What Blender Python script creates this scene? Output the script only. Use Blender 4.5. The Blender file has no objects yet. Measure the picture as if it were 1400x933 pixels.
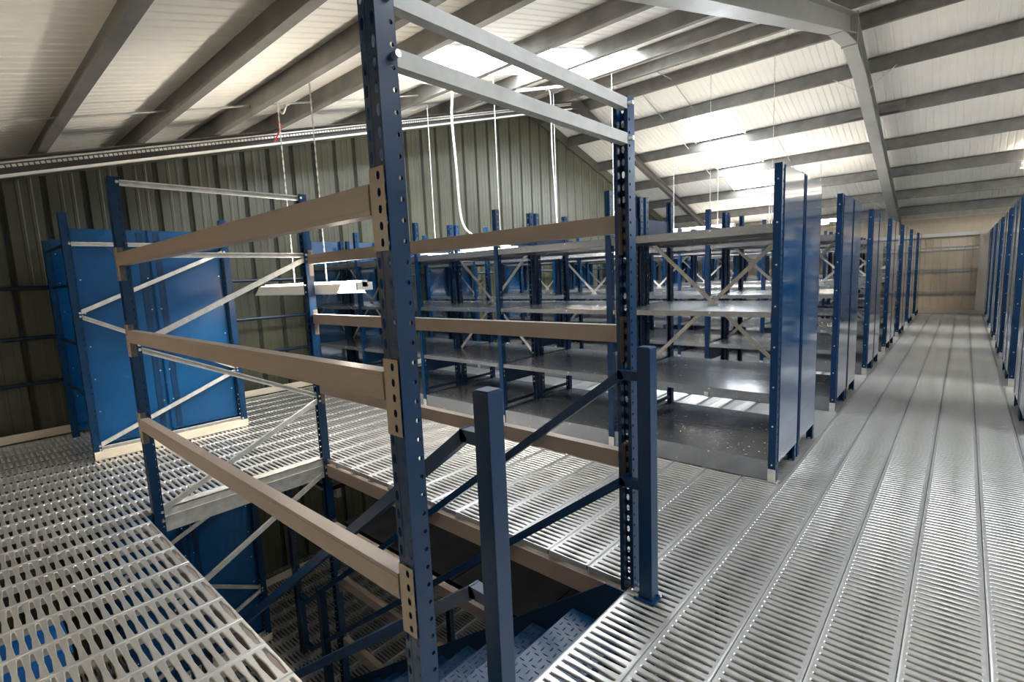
import bpy, math, random
from mathutils import Vector, Matrix
random.seed(7)
scene = bpy.context.scene
C = scene.collection

# ------------------------------------------------------------------ camera
cam_d = bpy.data.cameras.new('camera'); cam = bpy.data.objects.new('camera', cam_d); C.objects.link(cam)
YAW, PITCH, ROLL, FPX = 0.7313, -0.1276, -0.0434, 690.18
F = Vector((-math.sin(YAW)*math.cos(PITCH), math.cos(YAW)*math.cos(PITCH), math.sin(PITCH)))
R0 = Vector((math.cos(YAW), math.sin(YAW), 0)); U0 = R0.cross(F)
R = R0*math.cos(ROLL) + U0*math.sin(ROLL); U = -R0*math.sin(ROLL) + U0*math.cos(ROLL)
cam.matrix_world = Matrix(((R.x, U.x, -F.x, 0), (R.y, U.y, -F.y, 0), (R.z, U.z, -F.z, 1.42), (0, 0, 0, 1)))
cam_d.sensor_width = 36.0; cam_d.lens = 36.0*FPX/1400.0; cam_d.clip_start = 0.02; cam_d.clip_end = 200
scene.camera = cam

# ------------------------------------------------------------------ world, exposure
w = bpy.data.worlds.new('world'); scene.world = w; w.use_nodes = True
bgn = w.node_tree.nodes['Background']; bgn.inputs[0].default_value = (0.80, 0.88, 1.0, 1); bgn.inputs[1].default_value = 1.0
scene.view_settings.view_transform = 'Standard'; scene.view_settings.look = 'None'
scene.view_settings.exposure = 0.82; scene.view_settings.gamma = 1.0; scene.view_settings.use_curve_mapping = False
SKY_STRENGTH = 18.0      # daylight through the rooflights
TUBE_STRENGTH = 80.0     # fluorescent tubes
WARM = (1.0, 0.90, 0.76)

# ------------------------------------------------------------------ materials
def mat(name, col, rough=.5, metal=0., noise=None, bump=None, coat=0., spec=.5):
    m = bpy.data.materials.new(name); m.use_nodes = True
    nt = m.node_tree; b = nt.nodes['Principled BSDF']
    b.inputs['Base Color'].default_value = (*col, 1); b.inputs['Roughness'].default_value = rough
    b.inputs['Metallic'].default_value = metal; b.inputs['Coat Weight'].default_value = coat
    b.inputs['Coat Roughness'].default_value = .08; b.inputs['Specular IOR Level'].default_value = spec
    if coat >= 1: b.inputs['Coat IOR'].default_value = 3.0
    tc = nt.nodes.new('ShaderNodeTexCoord')
    if noise:
        sc, amt, rv = noise
        n = nt.nodes.new('ShaderNodeTexNoise'); n.inputs['Scale'].default_value = sc; n.inputs['Detail'].default_value = 5
        nt.links.new(tc.outputs['Object'], n.inputs['Vector'])
        r = nt.nodes.new('ShaderNodeMapRange'); r.inputs[1].default_value = .3; r.inputs[2].default_value = .7
        r.inputs[3].default_value = 1-amt; r.inputs[4].default_value = 1+amt
        nt.links.new(n.outputs['Fac'], r.inputs[0])
        mx = nt.nodes.new('ShaderNodeMix'); mx.data_type = 'RGBA'; mx.blend_type = 'MULTIPLY'; mx.inputs[0].default_value = 1
        mx.inputs[6].default_value = (*col, 1); nt.links.new(r.outputs[0], mx.inputs[7]); nt.links.new(mx.outputs[2], b.inputs['Base Color'])
        if rv:
            q = nt.nodes.new('ShaderNodeMapRange'); q.inputs[1].default_value = .3; q.inputs[2].default_value = .7
            q.inputs[3].default_value = max(.03, rough-rv); q.inputs[4].default_value = rough+rv
            nt.links.new(n.outputs['Fac'], q.inputs[0]); nt.links.new(q.outputs[0], b.inputs['Roughness'])
    if bump:
        sc, st = bump
        n2 = nt.nodes.new('ShaderNodeTexNoise'); n2.inputs['Scale'].default_value = sc
        nt.links.new(tc.outputs['Object'], n2.inputs['Vector'])
        bp = nt.nodes.new('ShaderNodeBump'); bp.inputs['Strength'].default_value = st; bp.inputs['Distance'].default_value = .01
        nt.links.new(n2.outputs['Fac'], bp.inputs['Height']); nt.links.new(bp.outputs[0], b.inputs['Normal'])
    return m
def emit(name, col, s):
    m = bpy.data.materials.new(name); m.use_nodes = True; nt = m.node_tree; nt.nodes.clear()
    o = nt.nodes.new('ShaderNodeOutputMaterial'); e = nt.nodes.new('ShaderNodeEmission')
    e.inputs[0].default_value = (*col, 1); e.inputs[1].default_value = s; nt.links.new(e.outputs[0], o.inputs[0]); return m
M = dict(
    blue=mat('blue_paint', (.0012, .026, .080), .33, 0, (6, .12, .05), None, 0, .3),
    sheet=mat('blue_sheet', (.002, .066, .19), .09, 0, (2.5, .10, .02), (2.2, .03), 1.0, .8),
    lsheet=mat('blue_side_sheet', (.002, .062, .19), .25, 0, (2.5, .10, .03), (2.2, .03), 0, .35),
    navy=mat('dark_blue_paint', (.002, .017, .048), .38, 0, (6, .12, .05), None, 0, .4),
    beige=mat('beige_paint', (.285, .228, .192), .36, 0, (9, .07, .05)),
    beigep=mat('connector_paint', (.32, .255, .20), .38, 0, (9, .08, .05)),
    galv=mat('galvanised_steel', (.40, .40, .385), .55, .3, (14, .15, .06)),
    deck=mat('galvanised_decking', (.66, .66, .65), .36, .8, (40, .05, .02)),
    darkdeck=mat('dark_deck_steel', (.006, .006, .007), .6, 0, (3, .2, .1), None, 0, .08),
    shelf=mat('grey_shelf_steel', (.30, .32, .35), .26, .7, (30, .05, .015)),
    zinc=mat('strut_zinc', (.66, .65, .62), .45, .55, (20, .18, .08)),
    purlin=mat('purlin_zinc', (.185, .178, .165), .5, .4, (5, .25, .08)),
    rafter=mat('rafter_grey_paint', (.36, .36, .34), .5, .1, (3, .10, .05)),
    darkraf=mat('rafter_dark_paint', (.10, .09, .085), .5, .1, (3, .15, .05)),
    liner=mat('white_liner', (.84, .82, .76), .5, 0, (1.2, .05, .05)),
    clad=mat('olive_cladding', (.082, .083, .055), .36, 0, (1.6, .20, .06)),
    ribshade=mat('rib_seam_shade', (.02, .02, .016), .7),
    cream=mat('cream_wall', (.74, .63, .47), .55, 0, (1.5, .08, .05)),
    creamtrim=mat('cream_trim', (.74, .66, .54), .45, 0, (5, .05, .05)),
    white=mat('white_paint', (.82, .80, .76), .4),
    rope=mat('white_rope', (.55, .54, .52), .7),
    conc=mat('concrete', (.10, .095, .09), .8, 0, (2, .2, .1)),
    red=mat('red_cable', (.45, .03, .02), .5),
    hole=mat('dark_hole', (.008, .008, .01), .8),
    bolt=mat('bolt_zinc', (.75, .75, .74), .3, .8),
    crate=mat('blue_plastic', (.02, .22, .75), .35, 0),
    sky=emit('rooflight_daylight', (.90, .96, 1.0), SKY_STRENGTH),
    dimtube=emit('dim_fluorescent_tube', WARM, TUBE_STRENGTH*.22),
    tube=emit('fluorescent_tube', WARM, TUBE_STRENGTH),
)

# ------------------------------------------------------------------ mesh builder
class MB:
    def __init__(s): s.v = []; s.f = []
    def quad(s, *p):
        n = len(s.v); s.v += [tuple(q) for q in p]; s.f.append(tuple(range(n, n+len(p)))); return s
    def box(s, x0, x1, y0, y1, z0, z1):
        n = len(s.v)
        s.v += [(x, y, z) for z in (z0, z1) for y in (y0, y1) for x in (x0, x1)]
        s.f += [tuple(n+i for i in q) for q in ((0, 2, 3, 1), (4, 5, 7, 6), (0, 1, 5, 4), (2, 6, 7, 3), (0, 4, 6, 2), (1, 3, 7, 5))]
        return s
    def bar(s, p, q, w, h, up=(0, 0, 1)):     # rectangular bar from p to q, h along 'up', w across
        p, q = Vector(p), Vector(q); d = (q-p).normalized(); up = Vector(up)
        if abs(d.dot(up)) > .99: up = Vector((1, 0, 0))
        sd = d.cross(up).normalized(); u2 = sd.cross(d); n = len(s.v)
        for e in (p, q):
            for a, b in ((-1, -1), (1, -1), (1, 1), (-1, 1)): s.v.append(tuple(e+sd*(a*w/2)+u2*(b*h/2)))
        s.f += [tuple(n+i for i in t) for t in ((3, 2, 1, 0), (4, 5, 6, 7), (0, 1, 5, 4), (1, 2, 6, 5), (2, 3, 7, 6), (3, 0, 4, 7))]
        return s
    def prof(s, p, q, pts, up=(0, 0, 1), closed=False):   # open/closed thin profile (2D pts: side, up) swept p->q
        p, q = Vector(p), Vector(q); d = (q-p).normalized(); up = Vector(up)
        sd = d.cross(up).normalized(); u2 = sd.cross(d); n = len(s.v); k = len(pts)
        for e in (p, q):
            for a, b in pts: s.v.append(tuple(e+sd*a+u2*b))
        for i in range(k if closed else k-1):
            j = (i+1) % k; s.f.append((n+i, n+j, n+k+j, n+k+i))
        if closed: s.f.append(tuple(n+i for i in range(k-1, -1, -1))); s.f.append(tuple(n+k+i for i in range(k)))
        return s
    def path(s, pts, r, n=8):
        pts = [Vector(p) for p in pts]; base = len(s.v); prev = None
        for i, p in enumerate(pts):
            d = (pts[min(i+1, len(pts)-1)]-pts[max(i-1, 0)]).normalized()
            a = d.cross(Vector((0, 0, 1))) if prev is None else prev-d*prev.dot(d)
            if a.length < 1e-4: a = d.cross(Vector((1, 0, 0)))
            a.normalize(); prev = a; b = d.cross(a)
            for k in range(n):
                t = 2*math.pi*k/n; s.v.append(tuple(p+(a*math.cos(t)+b*math.sin(t))*r))
        for i in range(len(pts)-1):
            for k in range(n):
                s.f.append((base+i*n+k, base+i*n+(k+1) % n, base+(i+1)*n+(k+1) % n, base+(i+1)*n+k))
        s.f.append(tuple(base+k for k in range(n-1, -1, -1))); s.f.append(tuple(base+(len(pts)-1)*n+k for k in range(n)))
        return s
    def cyl(s, c, ax, r, l, n=8):
        c, ax = Vector(c), Vector(ax).normalized(); return s.path([c, c+ax*l], r, n)
    def holed(s, o, ud, vd, u0, u1, v0, v1, hole):
        """rectangle in plane o+u*ud+v*vd with an 8-point hole (pts given clockwise from +u)"""
        um, vm = (u0+u1)/2, (v0+v1)/2
        rect = [(u1, vm), (u1, v1), (um, v1), (u0, v1), (u0, vm), (u0, v0), (um, v0), (u1, v0)]
        n = len(s.v)
        for a, b in rect+[(um+h[0], vm+h[1]) for h in hole]: s.v.append(tuple(o+ud*a+vd*b))
        for i in range(8): j = (i+1) % 8; s.f.append((n+i, n+j, n+8+j, n+8+i))
        return s
    def mesh(s, name, m, smooth=False):
        me = bpy.data.meshes.new(name); me.from_pydata(s.v, [], s.f); me.materials.append(m)
        if smooth:
            for p in me.polygons: p.use_smooth = True
        me.update(); return me
    def build(s, name, m, parent=None, smooth=False):
        return link(name, s.mesh(name, m, smooth), parent)
def link(name, me, parent=None, loc=None, rot=None):
    o = bpy.data.objects.new(name, me); C.objects.link(o)
    if parent: o.parent = parent
    if loc: o.location = loc
    if rot: o.rotation_euler = rot
    return o
def empty(name, loc=(0, 0, 0)):
    o = bpy.data.objects.new(name, None); o.location = loc; o.empty_display_size = .1; C.objects.link(o); return o
def tag(o, label, cat, group=None):
    o['label'] = label; o['category'] = cat
    if group: o['group'] = group
    return o
def struct(o, label=None, cat=None):
    o['kind'] = 'structure'
    if label: o['label'] = label
    if cat: o['category'] = cat
    return o
def hole8(a, b):  # rounded hole half-sizes
    c = .72
    return [(a, 0), (a*c, b*c), (0, b), (-a*c, b*c), (-a, 0), (-a*c, -b*c), (0, -b), (a*c, -b*c)]

# ------------------------------------------------------------------ key dimensions (metres, read from the photograph)
XA, YR, PITCH_R, HP, BAY = -.8365, 3.4677, 2.0395, 2.035, 1.197      # shelving rows left of the aisle
XP, X3, Y1, Y2, HT = -1.0384, -3.8278, .7356, 1.9618, 2.113        # stairwell rack corners
ZL = -2.42                                                           # lower deck
PW, S0 = .2397, -.8211                                               # deck plank width, first seam
XW, XE = -6.92, 7.0; YN, YF = -1.0, 17.1                             # room extents
YRIDGE, ZRIDGE, SN, SF = 8.8, 4.8, .27, .31                          # underside of purlins
def zroof(y): return ZRIDGE-SN*(YRIDGE-y) if y < YRIDGE else ZRIDGE-SF*(y-YRIDGE)

# ================================================================== SETTING
# ---- deck planks
SLOT = .0382
_pm = {}
def plank_mesh(n):
    if n in _pm: return _pm[n]
    m = MB(); X, Y, Z = Vector((1, 0, 0)), Vector((0, 1, 0)), Vector((0, 0, 1))
    W = PW/2-.0015; We = W-.007
    def hx(L, e, mm): return [(L, 0), (L-.003, e), (0, mm), (-L+.003, e), (-L, 0), (-L+.003, -e), (0, -mm), (L-.003, -e)]
    top, mid = hx(.104, .0080, .0135), hx(.101, .0056, .0106)
    for i in range(n):
        v0 = i*SLOT; c = v0+SLOT/2
        m.holed(Vector((0, 0, 0)), X, Y, -We, We, v0, v0+SLOT, top)
        k = len(m.v)-8
        b = len(m.v); m.v += [(a, c+d, -.003) for a, d in mid]; m.v += [(a, c+d, -.010) for a, d in mid]
        for q in range(8):
            r = (q+1) % 8
            m.f.append((k+q, k+r, b+r, b+q)); m.f.append((b+q, b+r, b+8+r, b+8+q))
    L = n*SLOT
    for s in (-1, 1):
        for (a, z0, b2, z1) in ((We, 0, W-.002, .0012), (W-.002, .0012, W, -.002), (W, -.002, W, -.045)):
            p = [(s*a, 0, z0), (s*b2, 0, z1), (s*b2, L, z1), (s*a, L, z0)]
            m.quad(*(p if s > 0 else p[::-1]))
    for y in (0, L): m.quad((-We, y, 0), (We, y, 0), (We, y, -.03), (-We, y, -.03))
    _pm[n] = m.mesh('plank', M['deck']); return _pm[n]
def lay(parent, k, ya, yb, z, seg=96, phase=0.):
    x = S0+(k+.5)*PW; y = ya; first = True
    while yb-y > SLOT*3:
        n = min(seg, int((yb-y)/SLOT+1e-6))
        if first and phase: n = min(n, max(8, int(seg*phase))); first = False
        link('plank', plank_mesh(n), parent, (x, y, z)); y += n*SLOT+.002
floor = struct(empty('floor'), 'slotted galvanised steel plank deck of the upper storey', 'floor')
KL, KR = -25, 9
for k in range(KL, KR):
    xc = S0+(k+.5)*PW
    ph = .55 if k % 2 == 0 else 0
    if xc > -1.06: lay(floor, k, -.95, 16.9, 0, 96, ph)
    elif xc < -3.93: lay(floor, k, -.95, 16.9, 0, 96, ph)
    else:
        lay(floor, k, -.95, Y1-.01, 0, 96); lay(floor, k, Y2-.03, 16.9, 0, 96, ph)
for y in (-.6, 3.3, 4.9, 6.9, 8.9, 10.9, 12.9, 14.9, 16.6):
    MB().box(-6.85, 1.6, y-.025, y+.025, -.16, -.047).build('joist', M['beige'], floor)
MB().box(X3-.11, X3-.03, .72, Y2+.03, -.006, .0).box(X3-.035, X3-.03, .75, Y2-.03, -.16, 0).build('edge_plate', M['zinc'], floor)
low = struct(empty('floor'), 'slotted steel plank deck of the lower storey seen through stairwell', 'floor')
for k in range(-25, 4): lay(low, k, -.9, 6.2, ZL, 186)
ground = struct(MB().box(-8, 8, -1.5, 18, -5.0, -4.9).build('floor', M['conc']), 'dark concrete ground slab below the decks', 'floor')

# ---- gable wall with ribbed cladding sheets
wl = struct(empty('wall_left'), 'olive green ribbed metal gable wall', 'wall')
XG = -7.15
def clad_profile():
    pts = []; x = 0
    for i in range(3):
        o = i*.3333
        pts += [(o, 0), (o+.02, -.032), (o+.045, -.032), (o+.065, 0), (o+.15, 0), (o+.158, .004), (o+.18, .004), (o+.188, 0), (o+.245, 0), (o+.253, .004), (o+.275, .004), (o+.283, 0)]
    pts.append((1.0, 0)); return pts
prof = clad_profile()
y = YN-.2
def gable_top(yy): return zroof(yy)+.19
while y < YF+.2:
    m = MB(); n0 = 0
    for (a, d) in prof:
        yy = y+a; m.v += [(XG-d*-1, yy, -5), (XG-d*-1, yy, gable_top(min(max(yy, YN-.2), YF+.2)))]
    for i in range(len(prof)-1): m.f.append((2*i, 2*i+2, 2*i+3, 2*i+1))
    m.build('cladding_sheet', M['clad'], wl)
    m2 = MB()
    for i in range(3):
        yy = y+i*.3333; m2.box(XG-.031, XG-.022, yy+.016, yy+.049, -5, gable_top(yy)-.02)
    m2.build('rib_shadow_strip', M['ribshade'], wl)  # shade in each rib seam put in as a dark strip
    y += 1.0
for (ya, yb) in ((YN, YRIDGE), (YRIDGE, YF)):
    MB().bar((XG+.04, ya, zroof(ya)+.10), (XG+.04, yb, zroof(yb)+.10), .03, .20).build('verge_flashing', M['clad'], wl)
# ---- far eaves wall
wf = struct(empty('wall_far'), 'cream lined eaves wall at the end of the aisle', 'wall')
m = MB(); x = XG; pts = []
while x < XE:
    pts += [(x, 0), (x+.06, 0), (x+.065, -.006), (x+.085, -.006), (x+.09, 0)]; x += .15
for px, d in pts: m.v += [(px, YF-d*-1, -5), (px, YF-d*-1, zroof(YF)+.2)]
for i in range(len(pts)-1): m.f.append((2*i, 2*i+1, 2*i+3, 2*i+2))
m.build('lining_sheet', M['cream'], wf)
for z, h in ((.53, .03), (1.09, .03), (1.64, .04)):
    MB().prof((XG, YF-.05, z), (XE, YF-.05, z), [(.045, h), (-.045, h), (-.045, -h), (.045, -h)]).build('sheeting_rail', M['white'], wf)
MB().box(XG, XE, YF-.16, YF-.02, 1.94, 2.03).build('eaves_beam', M['white'], wf)
MB().box(XG, XE, YF-.10, YF-.01, 0, .10).build('toe_board', M['creamtrim'], wf)
for xc in (-1.35, .33, 3.3, -6.0):
    MB().box(xc-.09, xc+.09, YF-.30, YF-.285, -2.4, 2.05).box(xc-.005, xc+.005, YF-.285, YF-.105, -2.4, 2.05).box(xc-.09, xc+.09, YF-.105, YF-.09, -2.4, 2.05).build('column', M['creamtrim'], wf)
# ---- walls behind the camera and far right
wn = struct(MB().box(XG, XE, YN-.12, YN-.02, -5, zroof(YN)+.3).build('wall_near', M['cream']), 'cream lined eaves wall behind the camera', 'wall')
wr = struct(MB().quad((XE, YN-.1, -5), (XE, YF+.1, -5), (XE, YF+.1, zroof(YF)+.2), (XE, YRIDGE, ZRIDGE+.25), (XE, YN-.1, zroof(YN)+.2)).build('wall_right', M['liner']), 'white lined metal gable wall on the right', 'wall')
# ---- roof
ceil = struct(empty('ceiling'), 'pitched roof with white liner panels, steel purlins and rooflights', 'ceiling')
cols = [XG-.05, -6.65, -5.63, -4.60, -3.53]
while cols[-1] < XE: cols.append(cols[-1]+1.03)
SKYC = (3, 7, 10)
def liner(x0, x1, ya, yb):
    m = MB(); n = max(2, int(round((x1-x0)/.1033))); st = (x1-x0)/n; pr = []
    for i in range(n): pr += [(x0+i*st, 0), (x0+i*st+.070, 0), (x0+i*st+.078, .006), (x0+i*st+.094, .006)]
    pr.append((x1, 0))
    za, zb = zroof(ya)+.20, zroof(yb)+.20
    for px, d in pr: m.v += [(px, ya, za+d), (px, yb, zb+d)]
    for i in range(len(pr)-1): m.f.append((2*i, 2*i+1, 2*i+3, 2*i+2))
    m.build('liner_panel', M['liner'], ceil)
for i in range(len(cols)-1):
    x0, x1 = cols[i], cols[i+1]
    if i in SKYC:
        for (ya, yb) in ((YN-.1, 2.9), (7.6, YRIDGE), (YRIDGE, 10.3), (14.25, YF+.1)) if i != 7 else ((YN-.1, 1.5), (2.2, YRIDGE), (YRIDGE, YF+.1)): liner(x0, x1, ya, yb)
        for (ya, yb) in ((2.9, 7.6), (10.3, 14.25)) if i != 7 else ((1.5, 2.2),):
            za, zb = zroof(ya)+.215, zroof(yb)+.215
            pane = MB().quad((x0, ya, za), (x0, yb, zb), (x1, yb, zb), (x1, ya, za)).build('rooflight_pane', M['sky'], ceil)
            MB().bar((x0+.02, ya, za-.02), (x0+.02, yb, zb-.02), .03, .03).bar((x1-.02, ya, za-.02), (x1-.02, yb, zb-.02), .03, .03).build('rooflight_edge', M['white'], pane)
    else:
        liner(x0, x1, YN-.1, YRIDGE); liner(x0, x1, YRIDGE, YF+.1)
PURL = [-.7, .03, .74, 1.45, 2.12, 2.77, 4.12, 5.45, 6.80, 8.30, 9.15, 10.19, 11.48, 12.77, 14.0, 15.2, 16.2]
for yy in PURL:      # Z purlins
    z = zroof(yy); sl = SN if yy < YRIDGE else -SF
    sgn = -1 if yy < YRIDGE else 1
    MB().prof((XG+.02, yy, z), (XE, yy, z), [(.06, .20), (0, .20), (0, 0), (-.062, 0), (-.062, .018)] if sgn > 0 else [(-.06, .20), (0, .20), (0, 0), (.062, 0), (.062, .018)]).build('purlin', M['purlin'], ceil)
# sag rods between purlins
for (x, ys) in ((-5.05, PURL[0:9]), (-4.75, PURL[10:14]), (-4.1, PURL[9:12]), (-3.0, PURL[12:16])):
    for a, b in zip(ys[:-1], ys[1:]):
        MB().path([(x, a, zroof(a)+.10), (x, b, zroof(b)+.10)], .009, 6).build('sag_rod', M['galv'], ceil)
# rafters
def ibeam(m, p, q, d, wdt, tf=.014, tw=.010):
    p, q = Vector(p), Vector(q)
    m.bar(p-Vector((0, 0, tf/2)), q-Vector((0, 0, tf/2)), wdt, tf); m.bar(p-Vector((0, 0, d-tf/2)), q-Vector((0, 0, d-tf/2)), wdt, tf)
    m.bar(p-Vector((0, 0, d/2)), q-Vector((0, 0, d/2)), tw, d-tf)
def rafter(x, d, wdt, material, haunch):
    for (ya, yb) in ((YN-.05, YRIDGE), (YF, YRIDGE)):
        m = MB(); ibeam(m, (x, ya, zroof(ya)), (x, yb, zroof(yb)), d, wdt)
        r = m.build('rafter', material, ceil)
        if haunch:
            s = 1 if ya < yb else -1; yk = yb-s*.95
            h = MB(); z0 = zroof(yk)-d; z1 = ZRIDGE-d-.12
            h.bar((x, yk, z0), (x, yb, z1), wdt, .016)
            h.quad((x, yk, z0), (x, yb, z1), (x, yb, ZRIDGE-d), (x, yk, z0+.01))
            h.build('apex_haunch', material, r)
    if haunch:
        MB().box(x-wdt/2-.01, x+wdt/2+.01, YRIDGE-.018, YRIDGE+.018, ZRIDGE-d-.15, ZRIDGE+.02).build('splice_plate', material, ceil)
        for yy in (10.19, 15.2):
            for s in (-1, 1):
                MB().bar((x+s*.07, yy, zroof(yy)-d+.03), (x+s*.42, yy, zroof(yy)+.03), .03, .006).build('fly_brace', M['zinc'], ceil)
        for yy in (11.48, 14.0):
            MB().box(x-.45, x+.45, yy-.072, yy-.066, zroof(yy)+.02, zroof(yy)+.18).build('purlin_sleeve', M['purlin'], ceil)
rafter(-1.36, .27, .17, M['rafter'], True); rafter(-5.9, .15, .10, M['darkraf'], False); rafter(4.0, .27, .17, M['rafter'], True)
# pale lower flange strip and perforated tray clipped along the gable rafter
tray = MB(); p0, p1 = Vector((-5.83, -.9, zroof(-.9)-.15)), Vector((-5.83, 8.5, zroof(8.5)-.15))
tray.bar(p0, p1, .05, .02)
tr = tray.build('cable_tray', M['white'], ceil)
t2 = MB(); n = 260
q0, q1 = p0+Vector((0, 0, .075)), p1+Vector((0, 0, .075))
for i in range(n):
    a = q0.lerp(q1, i/n); b = q0.lerp(q1, (i+.72)/n); t2.bar(a, b, .012, .020)
t2.bar(q0+Vector((0, 0, .03)), q1+Vector((0, 0, .03)), .02, .012)
t2.build('perforated_edge', M['zinc'], tr)

# ---- guard rail and toe boards along the gable
gr = tag(empty('guard_rail', (XW-.05, 0, 0)), 'dark blue tubular guard rail in front of the olive gable wall', 'guard rail')
for z in (.55, 1.01, 1.51): MB().path([(0, -.9, z), (0, 16.9, z)], .021, 8).build('rail', M['navy'], gr)
for yy in (-.8, 2.35, 5.2, 8.2, 11.2, 14.2, 16.8): MB().box(-.025, .025, yy-.025, yy+.025, 0, 1.56).build('post', M['navy'], gr)
struct(MB().box(XW+.03, XW+.04, -.9, 16.9, .004, .085).build('baseboard_left', M['creamtrim']), 'cream toe board along the foot of the gable guard rail', 'toe board')
struct(MB().box(XW+.4, XW+.41, -.9, 6.0, ZL+.002, ZL+.10).build('baseboard_left', M['creamtrim']), 'cream toe board on the lower deck below the stairwell', 'toe board')

# ================================================================== RACKING
X_, Y_, Z_ = Vector((1, 0, 0)), Vector((0, 1, 0)), Vector((0, 0, 1))
_um = {}
def upright_mesh(kind, h, material, face=1):
    """channel upright, origin at the foot; web faces -Y (face=1) or +Y (face=-1), open towards the frame inside"""
    key = (kind, h, material, face)
    if key in _um: return _um[key]
    m = MB()
    if kind == 'big':
        wd, dp, pt = .066, .056, .0508
        n = int(h/pt); W = wd/2
        for i in range(n):
            v0 = i*pt; v1 = v0+pt if i < n-1 else h
            for s in (-1, 1):                                   # two columns of slots in the web
                c = s*.0205
                a0, a1 = (c-.0125, W) if s > 0 else (-W, c+.0125)
                hl = [(u+(c-(a0+a1)/2), v) for u, v in hole8(.0072, .0150)]
                m.holed(Vector((0, 0, 0)), X_, Z_, a0, a1, v0, v1, hl)
                o = Vector((s*W, 0, 0))                        # round holes in both flanges
                m.holed(o, Y_, Z_, .022, dp*.999, v0, v1, [(u+.004, v) for u, v in hole8(.0062, .0062)])
            m.quad((-.008, 0, v0), (.008, 0, v0), (.008, 0, v1), (-.008, 0, v1)) if False else None
        m.box(-.0085, .0085, .001, .004, 0, h)                  # pressed centre rib of the web
        for s in (-1, 1):
            m.box(min(s*W, s*(W-.001)), max(s*W, s*(W-.001)), 0, .022, 0, h)
            m.box(min(s*W, s*(W-.016)), max(s*W, s*(W-.016)), dp-.0015, dp, 0, h)
    else:
        wd, dp, pt = .046, .050, .05
        n = int(h/pt); W = wd/2
        for i in range(n):
            v0 = i*pt; v1 = v0+pt if i < n-1 else h
            for s in (-1, 1): m.holed(Vector((s*W, 0, 0)), Y_, Z_, 0, dp, v0, v1, hole8(.0075, .010))
        m.box(-W+.0005, W-.0005, 0, .002, 0, h)
        for s in (-1, 1): m.box(min(s*W, s*(W-.012)), max(s*W, s*(W-.012)), dp-.0015, dp, 0, h)
    if face < 0: m.v = [(-x, -y, z) for x, y, z in m.v]
    _um[key] = m.mesh('upright', material); return _um[key]

# ---- shared meshes for the shelving rows
SW, SD = BAY-.052, .555
def shelf_mesh(h, kick=0.):
    m = MB(); x0, x1 = -SW/2, SW/2
    m.box(x0, x1, 0, SD, -.002, 0)
    m.box(x0, x1, 0, .002, -h-kick, -.002); m.box(x0, x1, SD-.002, SD, -h, -.002)
    m.box(x0, x1, .002, .02, -h, -h+.002); m.box(x0, x1, SD-.02, SD-.002, -h, -h+.002)
    m.box(x0, x0+.002, .002, SD-.002, -h, -.002); m.box(x1-.002, x1, .002, SD-.002, -h, -.002)
    for yy in (.17, .36): m.prof((x0+.01, yy, -.002), (x1-.01, yy, -.002), [(-.03, 0), (-.02, -.022), (.02, -.022), (.03, 0)])
    return m.mesh('shelf', M['shelf'])
SH_TOP, SH, SH_BOT = shelf_mesh(.055), shelf_mesh(.036), shelf_mesh(.036, .10)
END_PANEL = MB().box(-.003, .003, 0, .478, 0, HP-.14).box(-.008, .003, 0, .012, 0, HP-.14).box(-.008, .003, .466, .478, 0, HP-.14).mesh('end_panel', M['sheet'])
TIE = MB().box(-.002, .002, 0, .45, 0, .14).box(-.010, .002, 0, .45, .132, .14).mesh('side_plate', M['blue'])
STRUT = MB().box(-.010, .010, 0, .45, -.013, .013).mesh('side_strut', M['navy'])
FOOT = MB().box(-.024, .024, -.002, .001, 0, .09).box(-.03, .03, -.002, .055, 0, .004).mesh('foot_bracket', M['zinc'])
def brace_mesh():
    m = MB(); b = BAY/2-.03
    m.bar((-b, .004, .60), (b, .004, 1.70), .004, .030, (0, 0, 1)); m.bar((b, -.004, .60), (-b, -.004, 1.70), .004, .030, (0, 0, 1))
    return m.mesh('cross_brace', M['zinc'])
BRACE = brace_mesh()
LEV = (1.676, 1.124, .593, .141)
def boltset():
    m = MB()
    for i in range(8): m.cyl((0, -.001, .12+i*.26), (0, -1, 0), .006, .004, 6)
    return m.mesh('bolt_row', M['bolt'])
BOLTS = boltset()
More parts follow.
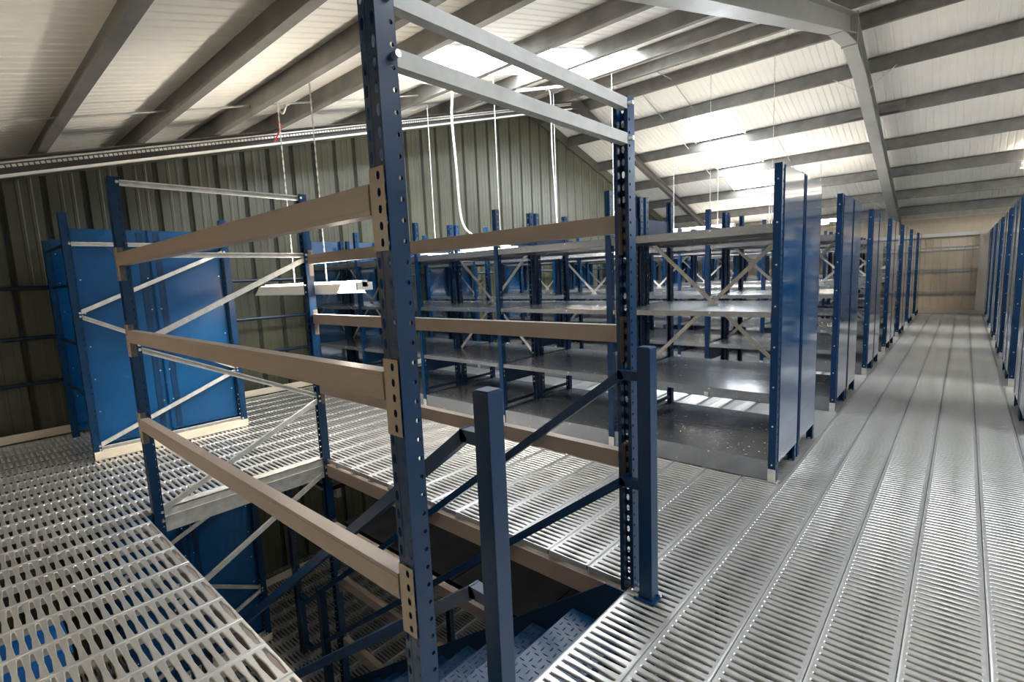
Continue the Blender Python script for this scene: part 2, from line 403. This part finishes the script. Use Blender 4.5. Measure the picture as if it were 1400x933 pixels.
def shelving(x0, y0, sgn, bays, label, panel_far=True, skip=()):
    """x0: plane of the aisle end panels; rows run away from the aisle in direction -sgn... bays counted from the aisle"""
    t = tag(empty('shelving_rack', (x0, y0, 0)), label, 'shelving', 'double depth shelving rows beside the aisle')
    ks = [sgn*(.04+k*BAY) for k in range(bays+1)]
    for k, xx in enumerate(ks):
        mtl = M['navy'] if k in (0,) else M['blue']
        for yy, fc in ((0, 1), (.545, -1), (.592, 1), (1.137, -1)):
            u = link('upright', upright_mesh('small', HP, M['blue'], fc), t, (xx, yy, 0))
            if k == 0 and yy == 0: link('bolt_row', BOLTS, u, (0, 0, 0)); link('foot_bracket', FOOT, u, (0, 0, 0))
            elif yy == 0: link('foot_bracket', FOOT, u, (0, 0, 0))
        for yy in (.05, .642):
            if 0 < k < bays:
                if (k, yy) not in skip: link('side_plate', TIE, t, (xx, yy, 1.715))
                link('side_plate', TIE, t, (xx, yy, .40))
            link('side_strut', STRUT, t, (xx, yy, .20))
    for e in ((0, bays) if panel_far else (0,)):
        xx = ks[e]-sgn*.026 if e == 0 else ks[e]+sgn*.026
        for yy in (.046, .615): link('end_panel', END_PANEL, t, (xx, yy, .13), (0, 0, 0))
    for b in range(bays):
        xc = (ks[b]+ks[b+1])/2
        for li, z in enumerate(LEV):
            me = SH_TOP if li == 0 else (SH_BOT if li == 3 else SH)
            link('shelf', me, t, (xc, .008, z)); link('shelf', me, t, (xc, .572, z))
        if b % 2 == 0: link('cross_brace', BRACE, t, (xc, .5685, 0))
    return t
ords = ['first', 'second', 'third', 'fourth', 'fifth', 'sixth', 'farthest']
for i in range(7):
    lb = 'blue framed grey shelving row left of the aisle, ' + ('nearest the stairwell, with largest end panel' if i == 0 else ords[i]+(' row counted from the stairwell' if i < 6 else ' row, against the cream wall'))
    shelving(XA, YR+i*PITCH_R, -1, 5, lb, True, ((3, .642),) if i == 0 else ())
for i in range(1, 7):
    lb = 'blue clad shelving row right of the aisle, ' + ('nearest the camera at the picture edge' if i == 1 else ords[i-1]+' from the camera' if i < 6 else 'farthest, beside the cream wall')
    shelving(.40, YR+i*PITCH_R, 1, 1, lb)

# ---- stairwell enclosure of pallet racking
sw = tag(empty('pallet_rack', (0, 0, 0)), 'blue uprights with beige beams enclosing the open stairwell', 'pallet rack')
HU = HT-ZL
U1 = upright_mesh('big', HU, M['blue'], 1); U2 = upright_mesh('big', HU, M['blue'], -1)
for xx in (XP-.033, X3-.033):
    for (yy, me) in ((Y1, U1), (Y2, U2)):
        u = link('upright', me, sw, (xx, yy, ZL))
        f = MB(); s = 1 if yy == Y1 else -1
        f.box(-.05, .05, min(-s*.01, s*.07), max(-s*.01, s*.07), 0, .006); fo = f.build('base_plate', M['zinc'], u)
def conn_mesh(s):
    m = MB(); o = Vector((0, -s*.004, 0))
    for i in range(5): m.holed(o, X_, Z_, -.031, .029, -.10+i*.04, -.06+i*.04, [(u+.006, v) for u, v in hole8(.0075, .011)])
    m.box(-.033, -.029, -.004 if s > 0 else -.03, .03 if s > 0 else .004, -.10, .10)
    return m
cm = {(sx, s): None for sx in (-1, 1) for s in (-1, 1)}
for key in cm:
    m = conn_mesh(key[1])
    if key[0] < 0: m.v = [(-a, b, c) for a, b, c in m.v]
    cm[key] = m.mesh('connector', M['beigep'])
HOLEPATCH = {}
def rackbeam(y, s, zt, h=.075):
    xa, xb = X3+.004, XP-.070
    yc0, yc1 = (y-.006, y+.040) if s > 0 else (y-.040, y+.006)
    m = MB(); m.box(xa, xb, yc0, yc1, zt-h, zt)
    fy = yc0 if s > 0 else yc1
    m.box(xa, xb, fy-.0015 if s > 0 else fy, fy if s > 0 else fy+.0015, zt-h+.012, zt-.012)
    b = m.build('beam', M['beige'], sw)
    bev = b.modifiers.new('bevel', 'BEVEL'); bev.width = .004; bev.segments = 2
    for sx, xx in ((1, XP-.033), (-1, X3-.033)):
        cme = cm[(sx, s)]
        c = link('connector', cme, b, (xx, y, zt-.065))
        MB().box(xx-.030, xx+.030, y-.003 if s > 0 else y+.001, y-.001 if s > 0 else y+.003, zt-.163, zt+.033).build('connector_hook', M['hole'], c) if False else None
for zt in (1.66, 1.19, .63): rackbeam(Y1, 1, zt)
for zt in (1.655, 1.19, .625): rackbeam(Y2, -1, zt)
rackbeam(Y2, -1, -.048, .10)
MB().box(X3+.004, XP-.07, Y1-.07, Y1-.03, -.16, -.048).build('beam', M['beige'], sw)
for zt in (-.56, -1.02, -1.60): rackbeam(Y2, -1, zt)
def strut(parent, x, a, b, material=None, wdt=.024, h=.034):
    p, q = (x, a[0], a[1]), (x, b[0], b[1])
    m = MB(); m.prof(p, q, [(wdt/2, h/2), (-wdt/2, h/2), (-wdt/2, -h/2), (wdt/2, -h/2), (wdt/2, -h/2+.008)])
    m.prof(p, q, [(wdt/2, h/2), (wdt/2, h/2-.008)])
    o = m.build('strut', material or M['zinc'], parent)
    k = MB()
    for e in (a, b): k.cyl((x-.02, e[0], e[1]), (1, 0, 0), .009, .058, 8)
    k.build('bolt', M['bolt'], o); return o
xs = X3-.033
def lattice(parent, x, dz=0, first=True):
    ya, yb = Y1+.045, Y2-.045
    for a, b in (((ya, 2.085), (yb, 2.085)), ((ya, 1.652), (yb, 1.652)), ((yb, 1.62), (ya, 1.095)), ((ya, 1.065), (yb, .53)), ((yb, .49), (ya, -.01)), ((ya, -.07), (yb, -.07))):
        strut(parent, x, (a[0], a[1]+dz), (b[0], b[1]+dz))
lattice(sw, xs)
strut(sw, xs, (Y2-.045, -.12), (Y1+.045, -.70))
for z in (2.085, 1.95): strut(sw, XP-.018, (Y1+.045, z), (Y2-.045, z), M['galv'], -.035, .042)
# ---- blue clad rack bay by the gable, upper and lower storey
def clad_bay(z0, label):
    t = tag(empty('clad_rack', (0, 0, z0)), label, 'rack')
    xa, xb = -5.48, -6.60
    for xx, hh in ((xa, 2.09), (xb, 1.95)):
        for yy, fc in ((.70, 1), (1.95, -1)): link('upright', upright_mesh('big', hh, M['blue'], fc), t, (xx-.033, yy, 0))
        for yy, fc in ((1.265, -1), (1.345, 1)): link('upright', upright_mesh('small', 1.95, M['blue'], fc), t, (xx-.100, yy, 0))
        for ya, yb in ((.757, 1.303), (1.307, 1.893)):
            s = MB().box(xx-.085, xx-.080, ya, yb, .04, 1.972).box(xx-.080, xx-.062, ya, ya+.004, .04, 1.972).box(xx-.080, xx-.062, yb-.004, yb, .04, 1.972).build('side_sheet', M['lsheet'], t)
            b = MB()
            for i in range(7):
                for yy in (ya+.035, yb-.035): b.cyl((xx-.0805, yy, .12+i*.285), (1, 0, 0), .006, .004, 6)
            b.build('bolt_row', M['bolt'], s)
            MB().box(xx-.080, xx-.062, ya, yb, .12, .135).build('fold', M['lsheet'], s)
        if xx == xa:
            ya, yb = .745, 1.905
            for a, b in (((ya, 1.84), (yb, 1.84)), ((yb, 1.78), (ya, 1.27)), ((ya, 1.24), (yb, .62)), ((yb, .59), (ya, .12)), ((ya, .09), (yb, .09))): strut(t, xx-.033, a, b)
    for z in (.55, 1.0, 1.5, 1.84):
        MB().box(xb+.02, xa-.10, .72, .735, z-.012, z+.012).build('tie_bar', M['navy'], t)
    MB().box(xa+.004, xa+.012, .70, 1.95, .003, .075).box(xa-.03, xa+.004, .70, 1.95, .071, .075).build('toe_board', M['creamtrim'], t)
    return t
clad_bay(0, 'bright blue sheet clad rack bay with silver lattice against gable wall')
clad_bay(ZL, 'dark blue sheet clad rack bay below deck, seen through stairwell')
# ---- lower storey rack decks behind the stairwell
lr = tag(empty('lower_rack', (0, 0, 0)), 'dark steel shelf deck under the upper floor behind the stairs', 'rack')
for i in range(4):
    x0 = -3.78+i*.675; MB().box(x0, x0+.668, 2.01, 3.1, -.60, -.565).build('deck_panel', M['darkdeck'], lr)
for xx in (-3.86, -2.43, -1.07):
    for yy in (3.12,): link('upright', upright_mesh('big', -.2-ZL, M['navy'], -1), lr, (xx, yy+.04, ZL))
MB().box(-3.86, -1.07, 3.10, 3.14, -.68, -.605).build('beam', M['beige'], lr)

light_block = tag(empty('lower_rack', (0, 0, 0)), 'added light-blocking deck under the upper floor beside the gable wall', 'rack')  # added deck that keeps light off the lower storey wall
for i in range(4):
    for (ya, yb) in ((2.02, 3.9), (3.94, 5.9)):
        x0 = -6.58+i*.645; MB().box(x0, x0+.64, ya, yb, -.36, -.325).build('deck_panel', M['darkdeck'], light_block)
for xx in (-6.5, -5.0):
    for yy, fc in ((2.05, 1), (5.88, -1)): link('upright', upright_mesh('big', -.37-ZL, M['navy'], fc), light_block, (xx, yy, ZL))
for yy in (2.08, 5.80): MB().box(-6.58, -4.0, yy, yy+.04, -.44, -.365).build('beam', M['beige'], light_block)

# ================================================================== STAIRS
st = tag(empty('staircase', (0, 0, 0)), 'blue steel staircase descending through the deck opening with handrails', 'staircase')
YA, YB, GO, RI, NT = .985, 1.855, .262, .1955, 12
slope = RI/GO
for yy in (YA-.012, YB+.004):
    m = MB(); xt, xb = -1.058, -4.35
    zb = ZL+.01
    n = 4; pts = [(xt, .0), (xt-.10, -.0), (xb+.05, -.0-(xt-.10-xb-.05)*slope), (xb+.05, zb), (xb+.33, zb), (xt, -.27)]
    for y_ in (yy, yy+.008): m.v += [(x, y_, z) for x, z in pts]
    k = len(pts); m.f += [tuple(range(k)), tuple(range(2*k-1, k-1, -1))]+[(i, k+i, k+(i+1) % k, (i+1) % k) for i in range(k)]
    m.build('stringer', M['navy'], st)
def tread_mesh():
    m = MB(); g = GO+.02; w = YB-YA-.004
    m.box(-g, 0, 0, w, -.006, 0); m.box(-g, -g+.005, 0, w, -.045, -.006); m.box(-.005, 0, 0, w, -.045, -.006)
    s = .040; i = 0; xx = -g+.022
    while xx < -.012:
        j = 0; yy = .02+(s/2 if i % 2 else 0)
        while yy < w-.02:
            d = (Vector((.016, .0, 0)) if (i+j) % 2 else Vector((0, .016, 0)))
            e = Vector((-d.y, d.x, 0))*.27; c = Vector((xx, yy, 0)); n = len(m.v)
            top = Vector((0, 0, .0036))
            m.v += [tuple(c-d), tuple(c+e), tuple(c+d), tuple(c-e), tuple(c-d*.45+top), tuple(c+d*.45+top)]
            m.f += [(n, n+4, n+1), (n+1, n+4, n+5, n+2), (n+2, n+5, n+3), (n+3, n+5, n+4, n)]
            yy += s; j += 1
        xx += s*.8; i += 1
    return m.mesh('tread', M['blue'])
TR = tread_mesh()
for i in range(1, NT): link('tread', TR, st, (-1.058-(i-1)*GO, YA, -RI*i))
def sqpath(m, pts, r=.019):
    for a, b in zip(pts[:-1], pts[1:]):
        d = (Vector(b)-Vector(a)).normalized()*r*.6; m.bar(Vector(a)-d, Vector(b)+d, 2*r, 2*r)
for yy, xpst, zr in ((YA-.01, -.975, (.965, .47)), (YB+.03, -.955, (.985, .51))):
    post = MB(); post.box(xpst-.030, xpst+.030, yy-.030, yy+.030, .003, 1.108); post.box(xpst-.027, xpst+.027, yy-.027, yy+.027, 1.108, 1.112)
    po = post.build('post', M['blue'], st); bv = po.modifiers.new('bevel', 'BEVEL'); bv.width = .004; bv.segments = 2
    bp = MB().box(xpst-.05, xpst+.045, yy-.045, yy+.045, 0.002, .010).build('base_plate', M['blue'], po)
    MB().cyl((xpst-.041, yy-.03, .010), (0, 0, 1), .008, .008).cyl((xpst+.038, yy+.03, .010), (0, 0, 1), .008, .008).build('bolt', M['bolt'], bp)
    xk = -1.07; xe = -4.35
    for z in zr:
        m = MB(); ze = z-(xk-xe)*slope
        sqpath(m, [(xpst, yy, z), (xk, yy, z), (xe, yy, ze)])
        m.build('handrail', M['blue'], st)
    za, zb = [z-(xk-xe)*slope for z in zr]
    m = MB(); sqpath(m, [(xe, yy, za), (xe-.12, yy, za), (xe-.12, yy, zb), (xe, yy, zb)]); m.build('handrail_end', M['blue'], st)
    MB().box(xe+.25, xe+.31, yy-.03, yy+.03, ZL+.003, za+.25).build('post', M['navy'], st)

# ================================================================== LIGHT FIXTURES
def fixture(xc, y, zb, L, label, chains, group='hanging light fixtures', tubem='tube'):
    t = tag(empty('light_fixture', (xc, y, zb)), label, 'light', group)
    h = L/2
    MB().box(-h, h, -.022, .022, .045, .095).build('housing', M['white'], t)
    r = MB()
    for s in (-1, 1):
        r.quad((-h, s*.075, .075), (h-.2, s*.075, .075), (h-.2, s*.125, -.005), (-h, s*.125, -.005))
        r.quad((-h, s*.125, -.005), (h-.2, s*.125, -.005), (h-.2, s*.125, .004), (-h, s*.125, .004))
    r.build('reflector', M['white'], t)
    for s in (-1, 1):
        tb = MB().path([(-h+.04, s*.046, .050), (h-.04, s*.046, .050)], .014, 8).build('tube', M[tubem], t)
    for q in (-1, 1): MB().box(min(q*h, q*(h-.025)), max(q*h, q*(h-.025)), -.065, .065, .02, .08).build('lamp_holder', M['white'], t)
    for dx in chains:
        zt = zroof(y)-.005-zb; m = MB(); n = max(2, int((zt-.095)/.03)); z = .095
        step = (zt-.095)/n
        for i in range(n):        # alternating chain links
            a = z+i*step
            if i % 2: m.box(dx-.0055, dx+.0055, -.002, .002, a-.004, a+step+.004)
            else: m.box(dx-.002, dx+.002, -.0055, .0055, a-.004, a+step+.004)
        m.build('chain', M['rope'], t)
    return t
fixture(-4.22, 2.12, 1.345, 1.72, 'lit twin tube light hanging behind the stairwell upright', (-.27, .30))
fixture(-4.60, 4.335, 1.745, 1.72, 'lit twin tube light above the first shelving row, behind beige beam', (-.55, .60))
fixture(-4.45, 6.80, 2.10, 1.72, 'lit twin tube light hanging above the second shelving row', (-.55, .50))
fixture(-4.6, 11.48, 2.25, 1.72, 'twin tube light hanging over the middle shelving rows', (-.5, .5))
fixture(-4.6, 15.2, 2.05, 1.72, 'twin tube light hanging over the last shelving rows', (-.5, .5))
fixture(-3.3, -.40, 1.72, 1.72, 'twin tube light hanging behind the camera over the near deck', (-.5, .5), 'hanging light fixtures', 'dimtube')
fixture(-2.9, 9.15, 1.78, 1.72, 'twin tube light hanging low between the third and fourth shelving rows', (-.5, .5))
fixture(-2.9, 12.77, 2.25, 1.72, 'twin tube light hanging over the fifth shelving row', (-.5, .5))
fixture(1.56, 14.0, zroof(14.0)-.13, 1.72, 'twin tube light under the purlin at the right picture edge', (-.5, .5))
fixture(2.6, 6.80, 2.3, 1.72, 'unseen added tube light over the right rows, outside the picture', (-.5, .5))  # added out of view to brighten what the end panels reflect
fixture(2.6, 11.48, 2.3, 1.72, 'unseen added tube light over the farther right rows, outside the picture', (-.5, .5))  # second added light, brightens the farther right side

# ---- hanging white cables
def cable(pts, label, r=.009):
    P = [Vector(p) for p in pts]; out = []
    for i in range(len(P)-1):
        p0, p1, p2, p3 = P[max(i-1, 0)], P[i], P[i+1], P[min(i+2, len(P)-1)]
        for k in range(8):
            t = k/8; out.append(.5*((2*p1)+(p2-p0)*t+(2*p0-5*p1+4*p2-p3)*t*t+(3*p1-p0-3*p2+p3)*t*t*t))
    out.append(P[-1])
    return tag(MB().path(out, r, 8).build('hanging_cable', M['rope'], None, True), label, 'cable', 'white cables hanging from the purlins')
za = zroof(4.12)
cable([(-4.62, 4.16, za+.06), (-4.52, 4.08, za+.14), (-4.42, 4.10, za+.02), (-4.45, 4.10, za-.3), (-4.42, 4.10, 2.7), (-4.38, 4.10, 2.1), (-4.2, 4.10, 1.90), (-4.0, 4.10, 1.86)], 'white flex curving down from purlin to the light above first row', .013)
za = zroof(2.12)
cable([(-4.62, 2.20, za+.10), (-4.75, 2.24, za+.04), (-4.70, 2.26, za-.02), (-4.62, 2.26, za+.03)], 'short white flex loop on the purlin above the lit stairwell light')
za = zroof(6.8)
cable([(-5.1, 6.74, za+.05), (-5.0, 6.72, za-.05), (-5.0, 6.72, za-.8), (-4.98, 6.72, 3.0), (-4.96, 6.74, 2.2)], 'straight white flex dropping from high purlin to the second row light', .011)

# ---- small things near the roof and below the deck
cable([(-5.45, 2.55, zroof(2.77)-.06), (-5.60, 2.66, zroof(2.77)-.03), (-5.78, 2.70, zroof(2.77)-.08), (-5.80, 2.66, zroof(2.77)-.16)], 'short red cable loop hanging beside the gable rafter')
rc = [o for o in bpy.data.objects if o.get('label', '').startswith('short red cable')][0]
rc.name = 'red_cable'; rc['group'] = 'red cables under the roof'; rc.data.materials[0] = M['red']
for a, b in (((-4.62, 5.45), (-4.42, 6.80)), ((-3.76, 2.77), (-4.25, 4.12))):
    MB().bar((a[0], a[1], zroof(a[1])-.018), (b[0], b[1], zroof(b[1])-.018), .04, .03).build('cable_channel', M['white'], ceil)
def tote(x, y, z, label):
    t = tag(empty('storage_tote', (x, y, z)), label, 'tote', 'blue totes stacked on the lower deck')
    m = MB(); a, b, h, k = .30, .20, .43, .012
    for s in (-1, 1):
        m.quad((s*(a-.02), -b+.02, 0), (s*(a-.02), b-.02, 0), (s*a, b, h), (s*a, -b, h)); m.quad((-a+.02, s*(b-.02), 0), (a-.02, s*(b-.02), 0), (a, s*b, h), (-a, s*b, h))
    m.quad((-a+.02, -b+.02, 0), (a-.02, -b+.02, 0), (a-.02, b-.02, 0), (-a+.02, b-.02, 0)); m.build('body', M['crate'], t)
    MB().box(-a-k, a+k, -b-k, -b, h-.03, h).box(-a-k, a+k, b, b+k, h-.03, h).box(-a-k, -a, -b, b, h-.03, h).box(a, a+k, -b, b, h-.03, h).build('rim', M['crate'], t)
    MB().box(-a, a, -b, b, h+.001, h+.014).build('lid', M['crate'], t)
tote(-4.95, .10, ZL+.003, 'blue plastic tote below the near deck, bottom of the stack of three')
tote(-4.95, .10, ZL+.450, 'blue plastic tote below the near deck, middle of the stack of three')
tote(-4.95, .10, ZL+.897, 'blue plastic tote below the near deck, topmost of the stack of three')
